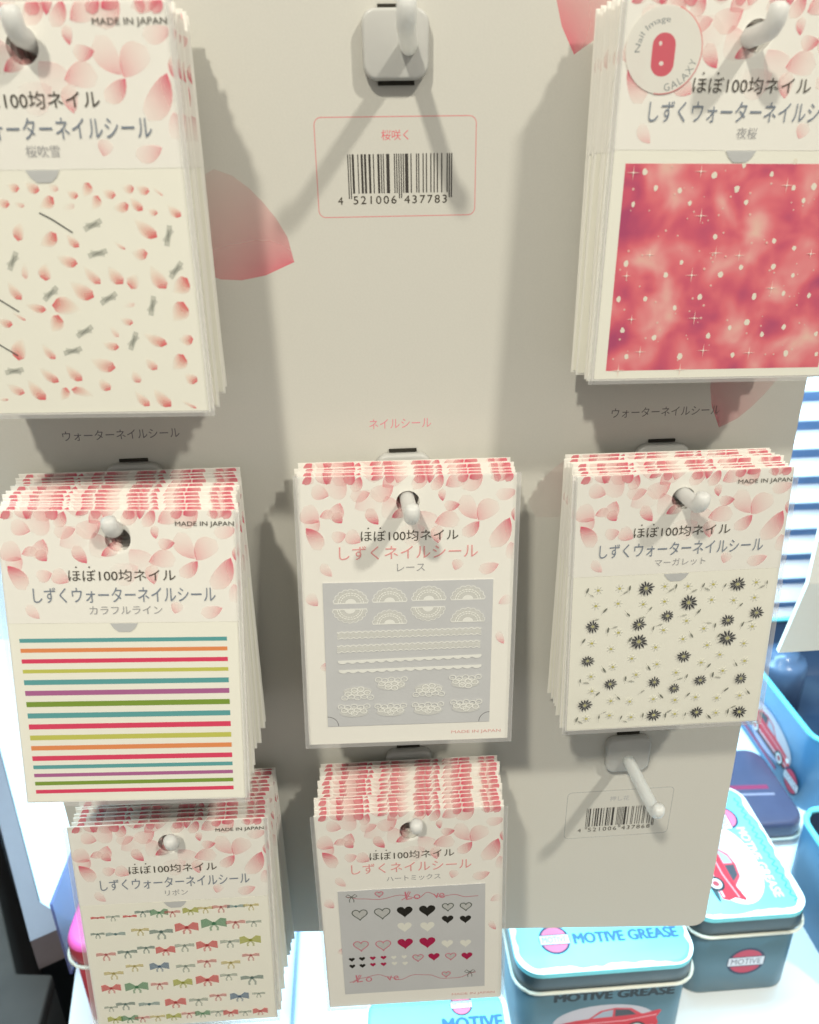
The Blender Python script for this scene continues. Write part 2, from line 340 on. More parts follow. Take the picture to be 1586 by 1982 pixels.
HL2 = [(-29.6,94.5),(-24.3,92.3),(-16.4,90.7),(-11.9,92.5),(-6.8,94.7),(-.2,92.1),(6.4,92.7),(12.9,95.5),(19.5,95.6),
   (28,92.7)]
FAN = [(-21.7,49.3,1),(-7.1,49.1,1),(7.7,48.8,1),(22.5,48.9,1),(-22.1,51.7,-1),(-7.2,58.1,1),(7.4,51.6,-1),
   (22.6,58,1)]
LB = [(-27.2,62.4),(27.9,62.1),(-27.4,68.1),(27.7,67.5),(-27.2,73.5),(28.2,72.5),(-27,77.5),(28.3,76.9)]
DL = [(-20,87.7,1),(-6.8,83,-1),(7.8,87.2,1),(22.1,83,-1),(-21.5,94.3,-1),(-7.2,94.5,-1),(7.5,94.4,-1),(22.6,93.8,-1)]
CP = [(-35.6,47.5),(-32.5,75.5),(35.6,65.2),(37.1,50)]
BW = [(-32.8,46.9,.7,0),(-26.5,46.7,.7,1),(-19.5,47,.7,0),(-14,45.1,.8,2),(-7.2,45.9,.9,3),(-1.7,46,.8,4),
   (5.9,45.8,.8,5),(12.2,44.9,.8,6),(18.8,44.7,.9,4),(25.1,44.9,.9,7),(31.5,44.7,.8,6),(-33.8,55.5,.7,2),
   (-26.4,56.1,1,7),(-16,54.6,.9,6),(-7.3,56.2,1.2,2),(3.6,54.7,1.2,0),(15.2,53.4,1.3,3),(24.4,53.4,1,4),
   (32.1,53.7,.8,1),(-31.6,66.9,1,4),(-22.5,66.2,1,2),(-14.5,64.5,.9,2),(-6.4,66.5,1,0),(1.9,64.5,1,1),
   (11.4,65.1,1.1,0),(21.3,63.8,1,1),(30.1,63.7,1.1,5),(-29.5,77.6,1,6),(-20.3,74.2,.9,6),(-9.8,75.3,1,8),
   (1.4,76,1,1),(10.7,74.1,1,4),(20.9,75.6,1,6),(29.8,72.1,.9,4),(-31.5,85.9,1,0),(-20.6,86.1,1.2,3),
   (-10.7,85.3,.9,4),(-.6,85.3,1,5),(10.1,84.6,1.2,0),(19.5,82.6,.9,1),(29.6,84.9,1.2,2),(-32.8,96.9,.7,1),
   (-26.4,95.5,1,2),(-16.2,96.4,1.1,7),(-4.7,96.4,1.1,0),(5.4,95.8,1,1),(14.1,94,.9,4),(23.5,95.3,1,8),
   (32,94.3,.7,1),(-31.7,104,.8,5),(-25.4,104.1,.9,3),(-19.9,104.1,.8,4),(-13.2,104,.8,6),(-6.2,104.5,.8,5),
   (0.6,103.4,.8,4),(6.6,103.9,.8,3),(13.4,103.5,.8,1),(19,104.5,.8,0),(25.4,104.6,.7,1),(32.2,104.7,.8,0)]
# ------------------------------------------------------------------ setting: shelf, floor, wall behind
SZ = -0.600
def flat(name, pts, z0, z1):
    n = len(pts); V = [(x, y, z1) for x, y in pts]+[(x, y, z0) for x, y in pts]
    F = [tuple(range(n)), tuple(range(2*n-1, n-1, -1))]+[(i, i+n, (i+1) % n+n, (i+1) % n) for i in range(n)]
    me = mesh(name, V, F); bm = bmesh.new(); bm.from_mesh(me); bmesh.ops.recalc_face_normals(bm, faces=bm.faces[:]); bm.to_mesh(me); bm.free()
    return me
MAT['shelf'] = mat('white_gloss_shelf', (0.80, 0.83, 0.84), 0.10, 0.5, noise=0.02, scale=30)
MAT['lip'] = mat('lilac_grey_shelf_edge', (0.20, 0.17, 0.18), 0.5, 0.4, noise=0.08, scale=60)
MAT['floor'] = mat('dark_floor', (0.035, 0.03, 0.028), 0.7, 0.3, noise=0.3, scale=8)
MAT['wall'] = mat('pale_blue_wall', (0.64, 0.74, 0.86), 0.7, 0.3, noise=0.03, scale=20)
shelf = props(link('shelf', flat('shelf', [(-0.238, 0.08), (-0.254, 0.165), (-0.295, 0.194), (-0.404, 0.389), (-0.52, 0.599), (0.75, 0.599), (0.75, -0.10), (-0.20, -0.10)], SZ-0.02, SZ), MAT['shelf']), kind='structure')
lip = link('shelf_edge', flat('shelf_edge', [(-0.290, 0.158), (-0.358, 0.275), (-0.424, 0.389), (-0.545, 0.599), (-0.521, 0.599), (-0.405, 0.389), (-0.296, 0.1945), (-0.262, 0.172)], SZ-0.03, SZ+0.003), MAT['lip'], shelf)
props(link('floor', flat('floor', [(-2.5, -1.5), (2.5, -1.5), (2.5, 0.60), (-2.5, 0.60)], -1.22, -1.2), MAT['floor']), kind='structure')
props(link('wall', slab(-2.5, 2.5, -1.2, 1.3, 0.60, 0.62, 'wall'), MAT['wall']), kind='structure')

# ------------------------------------------------------------------ display board
board = empty('display_board', (0, 0, 0))
props(board, 'tall off-white display board with pink petals and printed barcodes', 'display board')
pts = [(-0.157, 0.42), (-0.1575, -0.393), (-0.156, -0.3945)]
pts += [(0.1512+0.0063*math.sin(t), -0.4137-0.0063*math.cos(t)) for t in [math.radians(a) for a in (0, 20, 40, 60, 80, 95)]]
pts += [(0.1535, -0.17), (0.1535, 0.42)]
link('panel', prism(pts, 0.0, 0.003, 'panel'), MAT['board'], board)
def bpet(x, d, L, W, ang, k):
    pr = Print(); pr.petal(x, d, L, W, ang, k, (0.80, 0.16, 0.22), (0.88, 0.55, 0.50), lo=0.42)
    link('petal_print', pr.mesh('board_petal'), None, board)
bpet(-53, 61.5, 42, 32, -34, 0.75); bpet(63, -6, 40, 24, 250, 0.75); bpet(131, 119, 42, 26, 245, 0.5)
bpet(60, 160, 30, 18, 60, 0.2)
bpet(-95, 232, 44, 30, 40, 0.4)
# EAN-13 bars
LC = ['0001101', '0011001', '0010011', '0111101', '0100011', '0110001', '0101111', '0111011', '0110111', '0001011']
PAR = ['LLLLLL', 'LLGLGG', 'LLGGLG', 'LLGGGL', 'LGLLGG', 'LGGLLG', 'LGGGLL', 'LGLGLG', 'LGLGGL', 'LGGLGL']
def ean(code):
    out = '101'
    for ch, p in zip(code[1:7], PAR[int(code[0])]):
        b = LC[int(ch)]
        out += b if p == 'L' else ''.join('1' if c == '0' else '0' for c in b)[::-1]
    out += '01010'
    for ch in code[7:]: out += ''.join('1' if c == '0' else '0' for c in LC[int(ch)])
    return out+'101'
def barcode(x, d, code, title, frame, tcol):
    """label printed on the board, top left of its frame at x - 26, d"""
    q = Print()
    P = [(x+a*1000, d-b*1000) for a, b in rrect(-0.0263, 0.0257, -0.0298, 0, 0.0022, 4)]
    q.stroke(P, 0.32, frame, True)
    q.text(title, x-0.6, d+5.3, h=3.0, col=tcol)
    bits = ean(code); mw = 34.2/95; i = 0
    while i < 95:
        if bits[i] == '1':
            j = i
            while j < 95 and bits[j] == '1': j += 1
            g = i < 3 or i > 91 or 45 <= i < 50
            q.rect(x-16.2+i*mw, x-16.2+j*mw-0.03, d+10.8, d+(24.2 if g else 22.6), (0.05, 0.045, 0.04, 1)); i = j
        else: i += 1
    q.text(code[0], x-19.0, d+24.7, h=2.4, col=INK)
    q.text(code[1:7], x-7.6, d+24.6, w=14.2, h=2.5, col=INK, spacing=1.25)
    q.text(code[7:], x+9.2, d+24.6, w=14.2, h=2.5, col=INK, spacing=1.25)
    link('barcode_label', q.mesh('barcode_label'), None, board)
barcode(0, 29.5, '4521006437783', '桜咲く', (0.82, 0.33, 0.33, 0.75), (0.80, 0.14, 0.18, 0.9))
barcode(102.5, 320.0, '4521006437868', '押し花', (0.55, 0.55, 0.55, 0.5), (0.45, 0.45, 0.47, 0.8))
for s_, x_, d_, w_, c_ in (('ネイルシール', -0.7, 131.8, 23.2, (0.80, 0.28, 0.33, 0.9)), ('ウォーターネイルシール', 100.4, 130.8, 42, (0.16, 0.15, 0.15, 0.9)), ('ウォーターネイルシール', -103, 132.3, 42, (0.16, 0.15, 0.17, 0.9))):
    q = Print(); q.text(s_, x_, d_, w=w_, h=3.8, col=c_); link('lettering', q.mesh('board_lettering'), None, board)

# ------------------------------------------------------------------ hooks
RS = 0.14265
ROWZ = [0.0, -RS, -2*RS]; COLX = {'L': -0.1, 'C': 0.0, 'R': 0.1}
plate_me = bevel(prism([(a*(1-.0028*max(0, -b*1000-10)), b) for a, b in rrect(-0.0103, 0.0103, -0.0196, -0.0004, 0.0042, 8)], -0.0042, -0.0001, 'plate'), 0.0011, 4, 1.0)
slot_t = slab(-0.0052, 0.0052, -0.0002, 0.0009, -0.0008, -0.00005, 'slot')
slot_b = slab(-0.0056, 0.0058, -0.0208, -0.0190, -0.0008, -0.00005, 'slot')
def rod_mesh(dx=0.0, bx=0.0, bz=-0.0125):
    P = []; L = 0.0325
    for i in range(9):
        t = i/8; P.append((bx+dx*t, -0.0032-L*t, bz+0.0016*t))
    e = P[-1]
    for a in (20, 40, 60, 75):
        s_ = math.radians(a); P.append((e[0], e[1]-0.0045*math.sin(s_), e[2]+0.0045*(1-math.cos(s_))))
    P.append((e[0], P[-1][1]-0.0004, P[-1][2]+0.0022)); P.append((e[0], P[-1][1]-0.0002, P[-1][2]+0.0008))
    return tube(P, [0.0027]*(len(P)-2)+[0.0025, 0.0012], 16, 'rod')
rod_me = rod_mesh(0.0006)
rod_c1 = rod_mesh(-0.0030, 0.0040, -0.0105)
HOOKS = {'L1': 'milky plastic hook carrying the packets of scattered petals and dragonflies', 'C1': 'empty milky plastic hook above the red-framed barcode', 'R1': 'milky plastic hook carrying the pink galaxy packets',
         'L2': 'milky plastic hook carrying the coloured stripe packets', 'C2': 'milky plastic hook carrying the white lace packets', 'R2': 'milky plastic hook carrying the black daisy packets',
         'L3': 'milky plastic hook carrying the ribbon bow packets', 'C3': 'milky plastic hook carrying the heart packets', 'R3': 'empty milky plastic hook over the grey-framed barcode'}
for k, lab in HOOKS.items():
    h = empty('hanging_hook', (COLX[k[0]]+(0.0018 if k == 'R3' else 0), 0, ROWZ[int(k[1])-1]))
    props(h, lab, 'hook', 'hooks on the display board')
    pl = link('plate', plate_me, MAT['plastic'], h)
    link('slot', slot_t, MAT['slot'], pl); link('slot', slot_b, MAT['slot'], pl)
    link('rod', rod_c1 if k == 'C1' else rod_me, MAT['rod'], h)

# ------------------------------------------------------------------ packets
CW, CH, HOLE_D, HOLE_R = 0.0793, 0.1098, 0.0103, 0.0043
def holed(x0, x1, z0, z1, y0, y1, name):
    """slab with a round hang hole"""
    hz = -HOLE_D; ang = sorted(set([2*math.pi*i/40 for i in range(40)]+[math.atan2(z-hz, x) % (2*math.pi) for x in (x0, x1) for z in (z0, z1)]))
    inn, out = [], []
    for a in ang:
        c, s = math.cos(a), math.sin(a); ts = []
        if c > 1e-9: ts.append(x1/c)
        if c < -1e-9: ts.append(x0/c)
        if s > 1e-9: ts.append((z1-hz)/s)
        if s < -1e-9: ts.append((z0-hz)/s)
        t = min(ts); inn.append((HOLE_R*c, hz+HOLE_R*s)); out.append((t*c, hz+t*s))
    n = len(ang); V = []
    for y in (y0, y1): V += [(x, y, z) for x, z in inn]+[(x, y, z) for x, z in out]
    F = []
    for i in range(n):
        j = (i+1) % n
        F += [(i, j, n+j, n+i), (2*n+i, 3*n+i, 3*n+j, 2*n+j), (i, 2*n+i, 2*n+j, j), (n+i, n+j, 3*n+j, 3*n+i)]
    me = mesh(name, V, F); bm = bmesh.new(); bm.from_mesh(me); bmesh.ops.recalc_face_normals(bm, faces=bm.faces[:]); bm.to_mesh(me); bm.free()
    return me
FOLD = 0.0402
backing_me = holed(-CW/2, CW/2, -CH, 0, 0.0, 0.00022, 'backing_card')
header_me = holed(-CW/2+0.0002, CW/2-0.0002, -FOLD, -0.0001, -0.00020, -0.00003, 'header_flap')
sheet_me = slab(-CW/2+0.0006, CW/2-0.0006, -CH+0.0006, -FOLD-0.0001, -0.00024, -0.00003, 'sticker_sheet')
film_me = slab(-0.0320, 0.0320, -0.1018, -0.0410, -0.00026, -0.00003, 'sticker_film')

def header_print(kind):
    q = Print(0.00022 if kind == 'water' else 0.00002, clip=(-39.3, 39.3, 0.15, 39.9 if kind == 'water' else 109))
    for (x, d, L, W, a, k) in HP:
        st = k > .62; q.petal(x, d, L*(1.25 if st else 1.35), W*(1.3 if st else 1.5), a, min(1, k*1.22 if st else k*.9+.06), (0.80, 0.06, 0.15) if st else (0.90, 0.22, 0.28), lo=0.2 if st else 0.3)
    for i, x in enumerate((-36, -28.5, -21, -11, -7, 4, 8.5, 20, 24.5, 32, 36.5)):
        q.petal(x, .9, 4.8, 2.6+(i % 3)*.7, (70, 250, 40, 200, 110)[i % 5], (1, .8, 1, .9)[i % 4], (0.78, 0.05, 0.14), (0.90, 0.35, 0.38), lo=.6)
    if kind != 'water':
        for (x, d), (L, W, a, k) in zip(CP, ((6, 4.5, -60, .55), (4, 3.4, 60, .75), (6, 3, -65, .65), (6, 4, 200, .3))): q.petal(x, d, L, W, a, k)
    return q.mesh('petal_print_'+kind)
HEAD = {'water': header_print('water'), 'nail': header_print('nail')}

def lettering(kind, name, sub=None, made=True, dx=0.0):
    q = Print(0.00046 if kind == 'water' else 0.00018)
    q.text('ほぼ100均ネイル', 0.6+dx, 22.9, w=36, h=4.3, col=INK)
    for x in (-14.6, -10.2): q.ell(x+dx, 19.9, 0.3, 0.3, INK, 8)
    if kind == 'water': q.text('しずくウォーターネイルシール', 1.0+dx, 29.9, w=61.5, h=5.6, col=BLUEGREY)
    else: q.text('しずくネイルシール', 0.2, 29.4, w=51.5, h=5.4, col=ROSE)
    q.text(name, 1.0+dx, 35.5, h=3.0, col=GREY)
    if made: q.text('MADE IN JAPAN', 29.2, 5.0, w=19.6, h=2.1, col=INK)
    if kind == 'nail': q.text('MADE IN JAPAN', 26.8, 106.3, w=19.8, h=1.7, col=(0.85, 0.42, 0.40, 0.75))
    return q
TAB = [(-4.8, 40.25), (4.8, 40.25), (3.6, 42.2), (2.0, 43.5), (-2.0, 43.5), (-3.6, 42.2)]

def art_L1(q):
    for (x, d, L, W, a, k) in L1P: q.petal(x, d, L*1.25, W*1.2, a, min(1, k*1.05), (0.82, 0.06, 0.10), (0.92, 0.62, 0.45), soft=True, lo=0.05)
    for (x, d, a) in L1D:
        t = math.radians(-a)
        for o, ln, al in ((0, 5.8, .27), (0.5, 4.2, .2), (-0.12, 3.4, .3)):
            c, s = math.cos(t+o), math.sin(t+o); q.stroke([(x-c*ln*.5, d-s*ln*.5), (x, d), (x+c*ln*.5, d+s*ln*.5)], 1.1 if o > 0 else 1.5 if o == 0 else 0.45, (0.25, 0.27, 0.24, al))
    for (x, d) in L1L: q.stroke([(x-4.2, d-2.6), (x-1, d-.9), (x+4.4, d+2.8)], 0.4, (0.05, 0.05, 0.05, .9))
def art_R1(q):
    for (x, d) in GD:
        r = rnd.uniform(.75, 1.15); a = rnd.random()*3; n = 9
        q.poly([(x+r*rnd.uniform(.75, 1.1)*math.cos(a+6.283*i/n)*.85, d+r*rnd.uniform(.8, 1.15)*math.sin(a+6.283*i/n)) for i in range(n)], (0.88, 0.82, 0.70, .95))
    for i in range(95):
        x, d = rnd.uniform(-34, 37), rnd.uniform(44.5, 105.5); r = rnd.uniform(.16, .42); q.ell(x, d, r, r, (0.92, 0.62, 0.55, .85), 8)
    for (x, d) in GS:
        L = rnd.uniform(1.5, 2.6)
        for dx, dy in ((1, 0), (0, 1)): q.poly([(x-L*dx, d-L*dy), (x+.16*dy, d+.16*dx), (x+L*dx, d+L*dy), (x-.16*dy, d-.16*dx)], (0.95, 0.72, 0.64, .9))
        q.ell(x, d, .3, .3, (1, .85, .8, 1), 8)
STR = [(46.5, .75, 't'), (50.2, .75, 'o'), (54.2, .8, 'p'), (58, .7, 'y'), (62.2, .95, 't'), (66.3, .95, 'v'), (70.6, 1, 'g'), (75, 1, 't'), (79.3, 1, 'p'), (83.6, .95, 'y'), (87.7, .9, 'o'), (91.8, .95, 'p'), (95.3, .75, 't'), (98.6, .7, 'v'), (101.9, .75, 'g'), (105.2, .75, 'p')]
SC = {'t': (.10, .36, .37, 1), 'o': (.80, .27, .09, 1), 'p': (.74, .045, .12, 1), 'y': (.56, .56, .10, 1), 'v': (.42, .12, .30, 1), 'g': (.20, .32, .03, 1)}
def art_L2(q):
    for d, h, c in STR: q.rect(-36, 35, d-h, d+h, SC[c])
def daisy(q, x, d, r, col):
    n = 12; off = rnd.random()
    for i in range(n):
        a = 6.2832*(i+off)/n; l = r*rnd.uniform(.82, 1.05); c, s = math.cos(a), math.sin(a)
        P = [(.2*r, 0), (.5*l, .105*r), (.82*l, .10*r), (l*1.06, 0), (.82*l, -.10*r), (.5*l, -.105*r)]
        q.poly([(x+u*c-v*s, d+u*s+v*c) for u, v in P], col)
    q.ell(x, d, .2*r, .2*r, (.50, .48, .22, 1), 10)
def art_R2(q):
    for (x, d) in YD:
        for i in range(7):
            a = 6.28*i/7; q.ell(x+1.1*math.cos(a), d+1.1*math.sin(a), .8, .32, (.80, .80, .74, .6), 8, a)
        q.ell(x, d, .62, .5, (.62, .55, .10, .75), 9)
    for (x, d, a) in LF:
        k = rnd.uniform(.75, 1.15); q.ell(x, d, 1.15*k, .36*k, (.12, .13, .10, .8 if abs(a) > 40 else .45), 10, math.radians(-a))
        c, s = math.cos(math.radians(-a)), math.sin(math.radians(-a)); q.stroke([(x-1.0*c, d-1.0*s), (x-2.6*c, d-2.6*s)], .14, (.3, .3, .25, .45))
    for (x, d, r) in DZ: daisy(q, x, d, r*.058, (.035, .035, .04, .96))
def heart(x, d, w):
    P = []
    for i in range(28):
        t = 2*math.pi*i/28; P.append((x+w*(16*math.sin(t)**3)/32, d-w*(13*math.cos(t)-5*math.cos(2*t)-2*math.cos(3*t)-math.cos(4*t))/32))
    return P
HC = [(.10, .12, .10, .85), (.018, .016, .012, .97), (.70, .20, .28, .8), (.86, .85, .77, .9), (.42, .012, .075, .95)]
def ribbon(q, x, d, col, s=1.0):
    for sg in (-1, 1):
        q.stroke([(x, d), (x+sg*1.4*s, d-1.2*s), (x+sg*2.2*s, d-.3*s), (x+sg*1.3*s, d+.4*s), (x, d)], .34*s, col)
        q.stroke([(x, d), (x+sg*.9*s, d+1.6*s), (x+sg*.8*s, d+2.8*s)], .34*s, col)
def art_C3(q):
    for (x, d, w, c) in H3:
        w = w*.0635
        if c in (0, 2):
            q.poly(heart(x, d, w*.95), (.66, .66, .64, .55)); q.stroke(heart(x, d, w), .45, HC[c], True)
        else: q.poly(heart(x, d, w*1.02), HC[c])
    for L in (HL, HL2):
        P = []
        for i in range(len(L)-1):
            for u in range(4):
                t = u/4; t2 = (1-math.cos(math.pi*t))/2; P.append((L[i][0]+(L[i+1][0]-L[i][0])*t, L[i][1]+(L[i+1][1]-L[i][1])*t2))
        P.append(L[-1]); q.stroke(P, .34, (.62, .22, .27, .8))
    pk = (.66, .20, .26, .9)
    for x, d, t in ((-1.6, 45.2, 'L'), (2.2, 46.2, 'o'), (10.6, 46.3, 'v'), (13, 46.3, 'e'), (-25.2, 92.4, 'L'), (-20.8, 93.3, 'o'), (-11.4, 93.4, 'v'), (-8.4, 93.4, 'e')):
        q.text(t, x, d, h=4.6 if t == 'L' else 2.8, col=pk, rot=-.12)
        if t == 'L': q.stroke([(x-3, d+2.4), (x-1.2, d+1.2), (x+.2, d-2.2), (x+1, d-2), (x-.6, d+1.5)], .4, pk)
    ribbon(q, -26.2, 44.2, (.18, .19, .17, .8), 1.1); ribbon(q, 25.2, 92.4, (.18, .19, .17, .8), 1.1)
LACE = (.90, .90, .86, .95)
def art_C2(q):
    for (x, d, sg) in FAN:
        R = 6.1
        def arcp(r, n, sc=0): return [(x+(r+sc*abs(math.sin(9*math.pi*i/n)))*math.cos(math.pi*i/n), d-sg*(r+sc*abs(math.sin(9*math.pi*i/n)))*.86*math.sin(math.pi*i/n)) for i in range(n+1)]
        q.poly(arcp(R*.95, 36, .5), (.84, .84, .80, .62))
        q.stroke(arcp(R, 45, .55), .3, LACE); q.stroke(arcp(R*.78, 24), .35, LACE); q.stroke(arcp(R*.6, 24, .3), .35, LACE); q.poly(arcp(R*.34, 14), LACE)
        for i in range(1, 12):
            a = math.pi*i/12; q.stroke([(x+R*.4*math.cos(a), d-sg*R*.35*math.sin(a)), (x+R*.93*math.cos(a), d-sg*R*.8*math.sin(a))], .3, (.84, .84, .79, .6))
        q.stroke([(x-R-.3, d), (x+R+.3, d)], .45, LACE)
    for i in range(4):
        (x0, d0), (x1, d1) = LB[2*i], LB[2*i+1]; n = 96
        f = lambda t: (x0+(x1-x0)*t, d0+(d1-d0)*t)
        if i < 2:
            q.stroke([f(0), f(1)], 2.3, (.86, .86, .82, .6))
            for o in (-1.3, 1.3): q.stroke([(f(k/n)[0], f(k/n)[1]+o+.25*math.sin(k*1.6)) for k in range(n+1)], .4, LACE)
            for k in range(38):
                a = f((k+.5)/38); q.ell(a[0], a[1], .42, .42, (.86, .86, .8, .55), 7)
        else:
            V = []; 
            for k in range(n+1):
                a = f(k/n); V.append((a[0], a[1]-.55)); 
            W2 = [(f(k/n)[0], f(k/n)[1]+.2+.85*abs(math.sin(k*math.pi*15/n))) for k in range(n, -1, -1)]
            q.add(V+W2[::-1], [(k, k+1, n+1+k+1, n+1+k) for k in range(n)], LACE)
    for m, (x, d, sg) in enumerate(DL):
        rows = ((0, 5), (1.7, 4), (3.3, 2)) if m < 4 else ((0, 5), (1.6, 4), (2.9, 1))
        q.ell(x, d-sg*1.2, 5.6, 2.1, (.86, .86, .82, .55), 20)
        for o, cnt in rows:
            for i in range(cnt):
                cx_ = x+(i-(cnt-1)/2)*2.5; dd = d-sg*o+sg*1.2-(.25 if i % 2 else -.2)*sg
                q.stroke([(cx_+1.25*math.cos(t), dd+.95*math.sin(t)) for t in [6.2832*j/12 for j in range(12)]], .36, LACE, True)
                q.ell(cx_, dd+.2, .5, .33, (.88, .88, .82, .7), 8)
BC = [(.72, .08, .09, .75), (.36, .43, .38, .6), (.17, .27, .25, .7), (.11, .33, .17, .75), (.66, .17, .17, .6), (.46, .48, .06, .75), (.60, .50, .16, .6), (.16, .31, .33, .6), (.12, .22, .36, .75)]
def art_L3(q):
    for (x, d, s, c) in BW:
        col = BC[c][:3]+(BC[c][3]*.75,); s *= 1.34; big = c in (0, 3, 5, 8) and s > .95
        for sg in (-1, 1):
            w = 3.1*s; h = (1.7 if big else .85)*s
            q.poly([(x, d-.25*s), (x+sg*w*.55, d-h), (x+sg*w, d-h*.8), (x+sg*w, d+h*.75), (x+sg*w*.55, d+h*.5), (x, d+.25*s)], col)
            L = 2.6*s if not big else 2.2*s
            if c in (1, 2, 4, 6) or big: q.stroke([(x+sg*.2, d+.2), (x+sg*.9*s, d+L*.6), (x+sg*.8*s, d+L)], .55*s, col[:3]+(.42,))
        q.ell(x, d, .5*s, .55*s, tuple(v*.6 for v in col[:3])+(.9,), 8)
KINDS = {
 'L1': ('water', '桜吹雪', art_L1, 13, (-0.1006, -0.0320, -0.0027, 0.0624, -0.0017, -0.06)),
 'R1': ('water', '夜桜', art_R1, 10, (0.1029, -0.0248, -0.0006, 0.0401, -0.0174, 0.016)),
 'L2': ('water', 'カラフルライン', art_L2, 13, (-0.0986, -0.0337, -0.1475, 0.1952, -0.0371, -0.0145)),
 'C2': ('nail', 'レース', art_C2, 6, (0.0007, -0.0182, -0.1452, 0.1363, -0.0179, -0.0117)),
 'R2': ('water', 'マーガレット', art_R2, 9, (0.1001, -0.0253, -0.1452, 0.0595, 0.0189, -0.0255)),
 'L3': ('water', 'リボン', art_L3, 13, (-0.1013, -0.0348, -0.2871, 0.1130, -0.0262, 0.0075)),
 'C3': ('nail', 'ハートミックス', art_C3, 13, (-0.0021, -0.0358, -0.2882, 0.0800, 0.0092, -0.0208))}
FRONT = {'L1': 'front nail sticker packet scattered with red petals and grey dragonflies', 'R1': 'front nail sticker packet with pink starry galaxy sheet', 'L2': 'front nail sticker packet with rainbow horizontal stripes',
         'C2': 'front nail sticker packet with white lace on grey film', 'R2': 'front nail sticker packet with black daisies on cream', 'L3': 'front nail sticker packet with rows of small coloured bows', 'C3': 'front nail sticker packet with black, red and white hearts on grey film'}
ORD = ['first', 'second', 'third', 'fourth', 'fifth', 'sixth', 'seventh', 'eighth', 'ninth', 'tenth', 'eleventh', 'twelfth']
SHORT = {'L1': 'scattered petal', 'R1': 'pink galaxy', 'L2': 'rainbow stripe', 'C2': 'white lace', 'R2': 'black daisy', 'L3': 'coloured bow', 'C3': 'hearts'}
def frame(o, x, y, z, lean, roll, yaw):
    ex = Vector((math.cos(roll)*math.cos(yaw), math.sin(yaw), math.sin(roll))).normalized()
    dn = Vector((math.sin(roll), -math.sin(lean), -math.cos(lean))); dn = (dn-ex*dn.dot(ex)).normalized()
    ez = -dn; ey = ez.cross(ex); m = Matrix.Identity(4)
    for i in range(3): m[i][0] = ex[i]; m[i][1] = ey[i]; m[i][2] = ez[i]
    m.translation = (x, y, z); o.matrix_world = m
sleeve_me = holed(-CW/2-0.0009, CW/2+0.0009, -CH-0.0008, 0.0005, -0.00115, -0.00110, 'clear_sleeve')
_bm = bmesh.new(); _bm.from_mesh(sleeve_me)          # a sleeve is one thin film in front of the card
bmesh.ops.delete(_bm, geom=[f for f in _bm.faces if f.calc_center_median().y > -0.00114], context='FACES'); _bm.to_mesh(sleeve_me); _bm.free()
def strip(x0, x1, z0, z1): return mesh('sealed_edge', [(x0, -.00105, z0), (x1, -.00105, z0), (x1, -.00105, z1), (x0, -.00105, z1)], [(0, 1, 2, 3)])
seal_mes = [strip(-CW/2-.0014, -CW/2+.0004, -CH-.001, .0005), strip(CW/2-.0004, CW/2+.0014, -CH-.001, .0005), strip(-CW/2+.0005, CW/2-.0005, -CH-.001, -CH+.0008)]
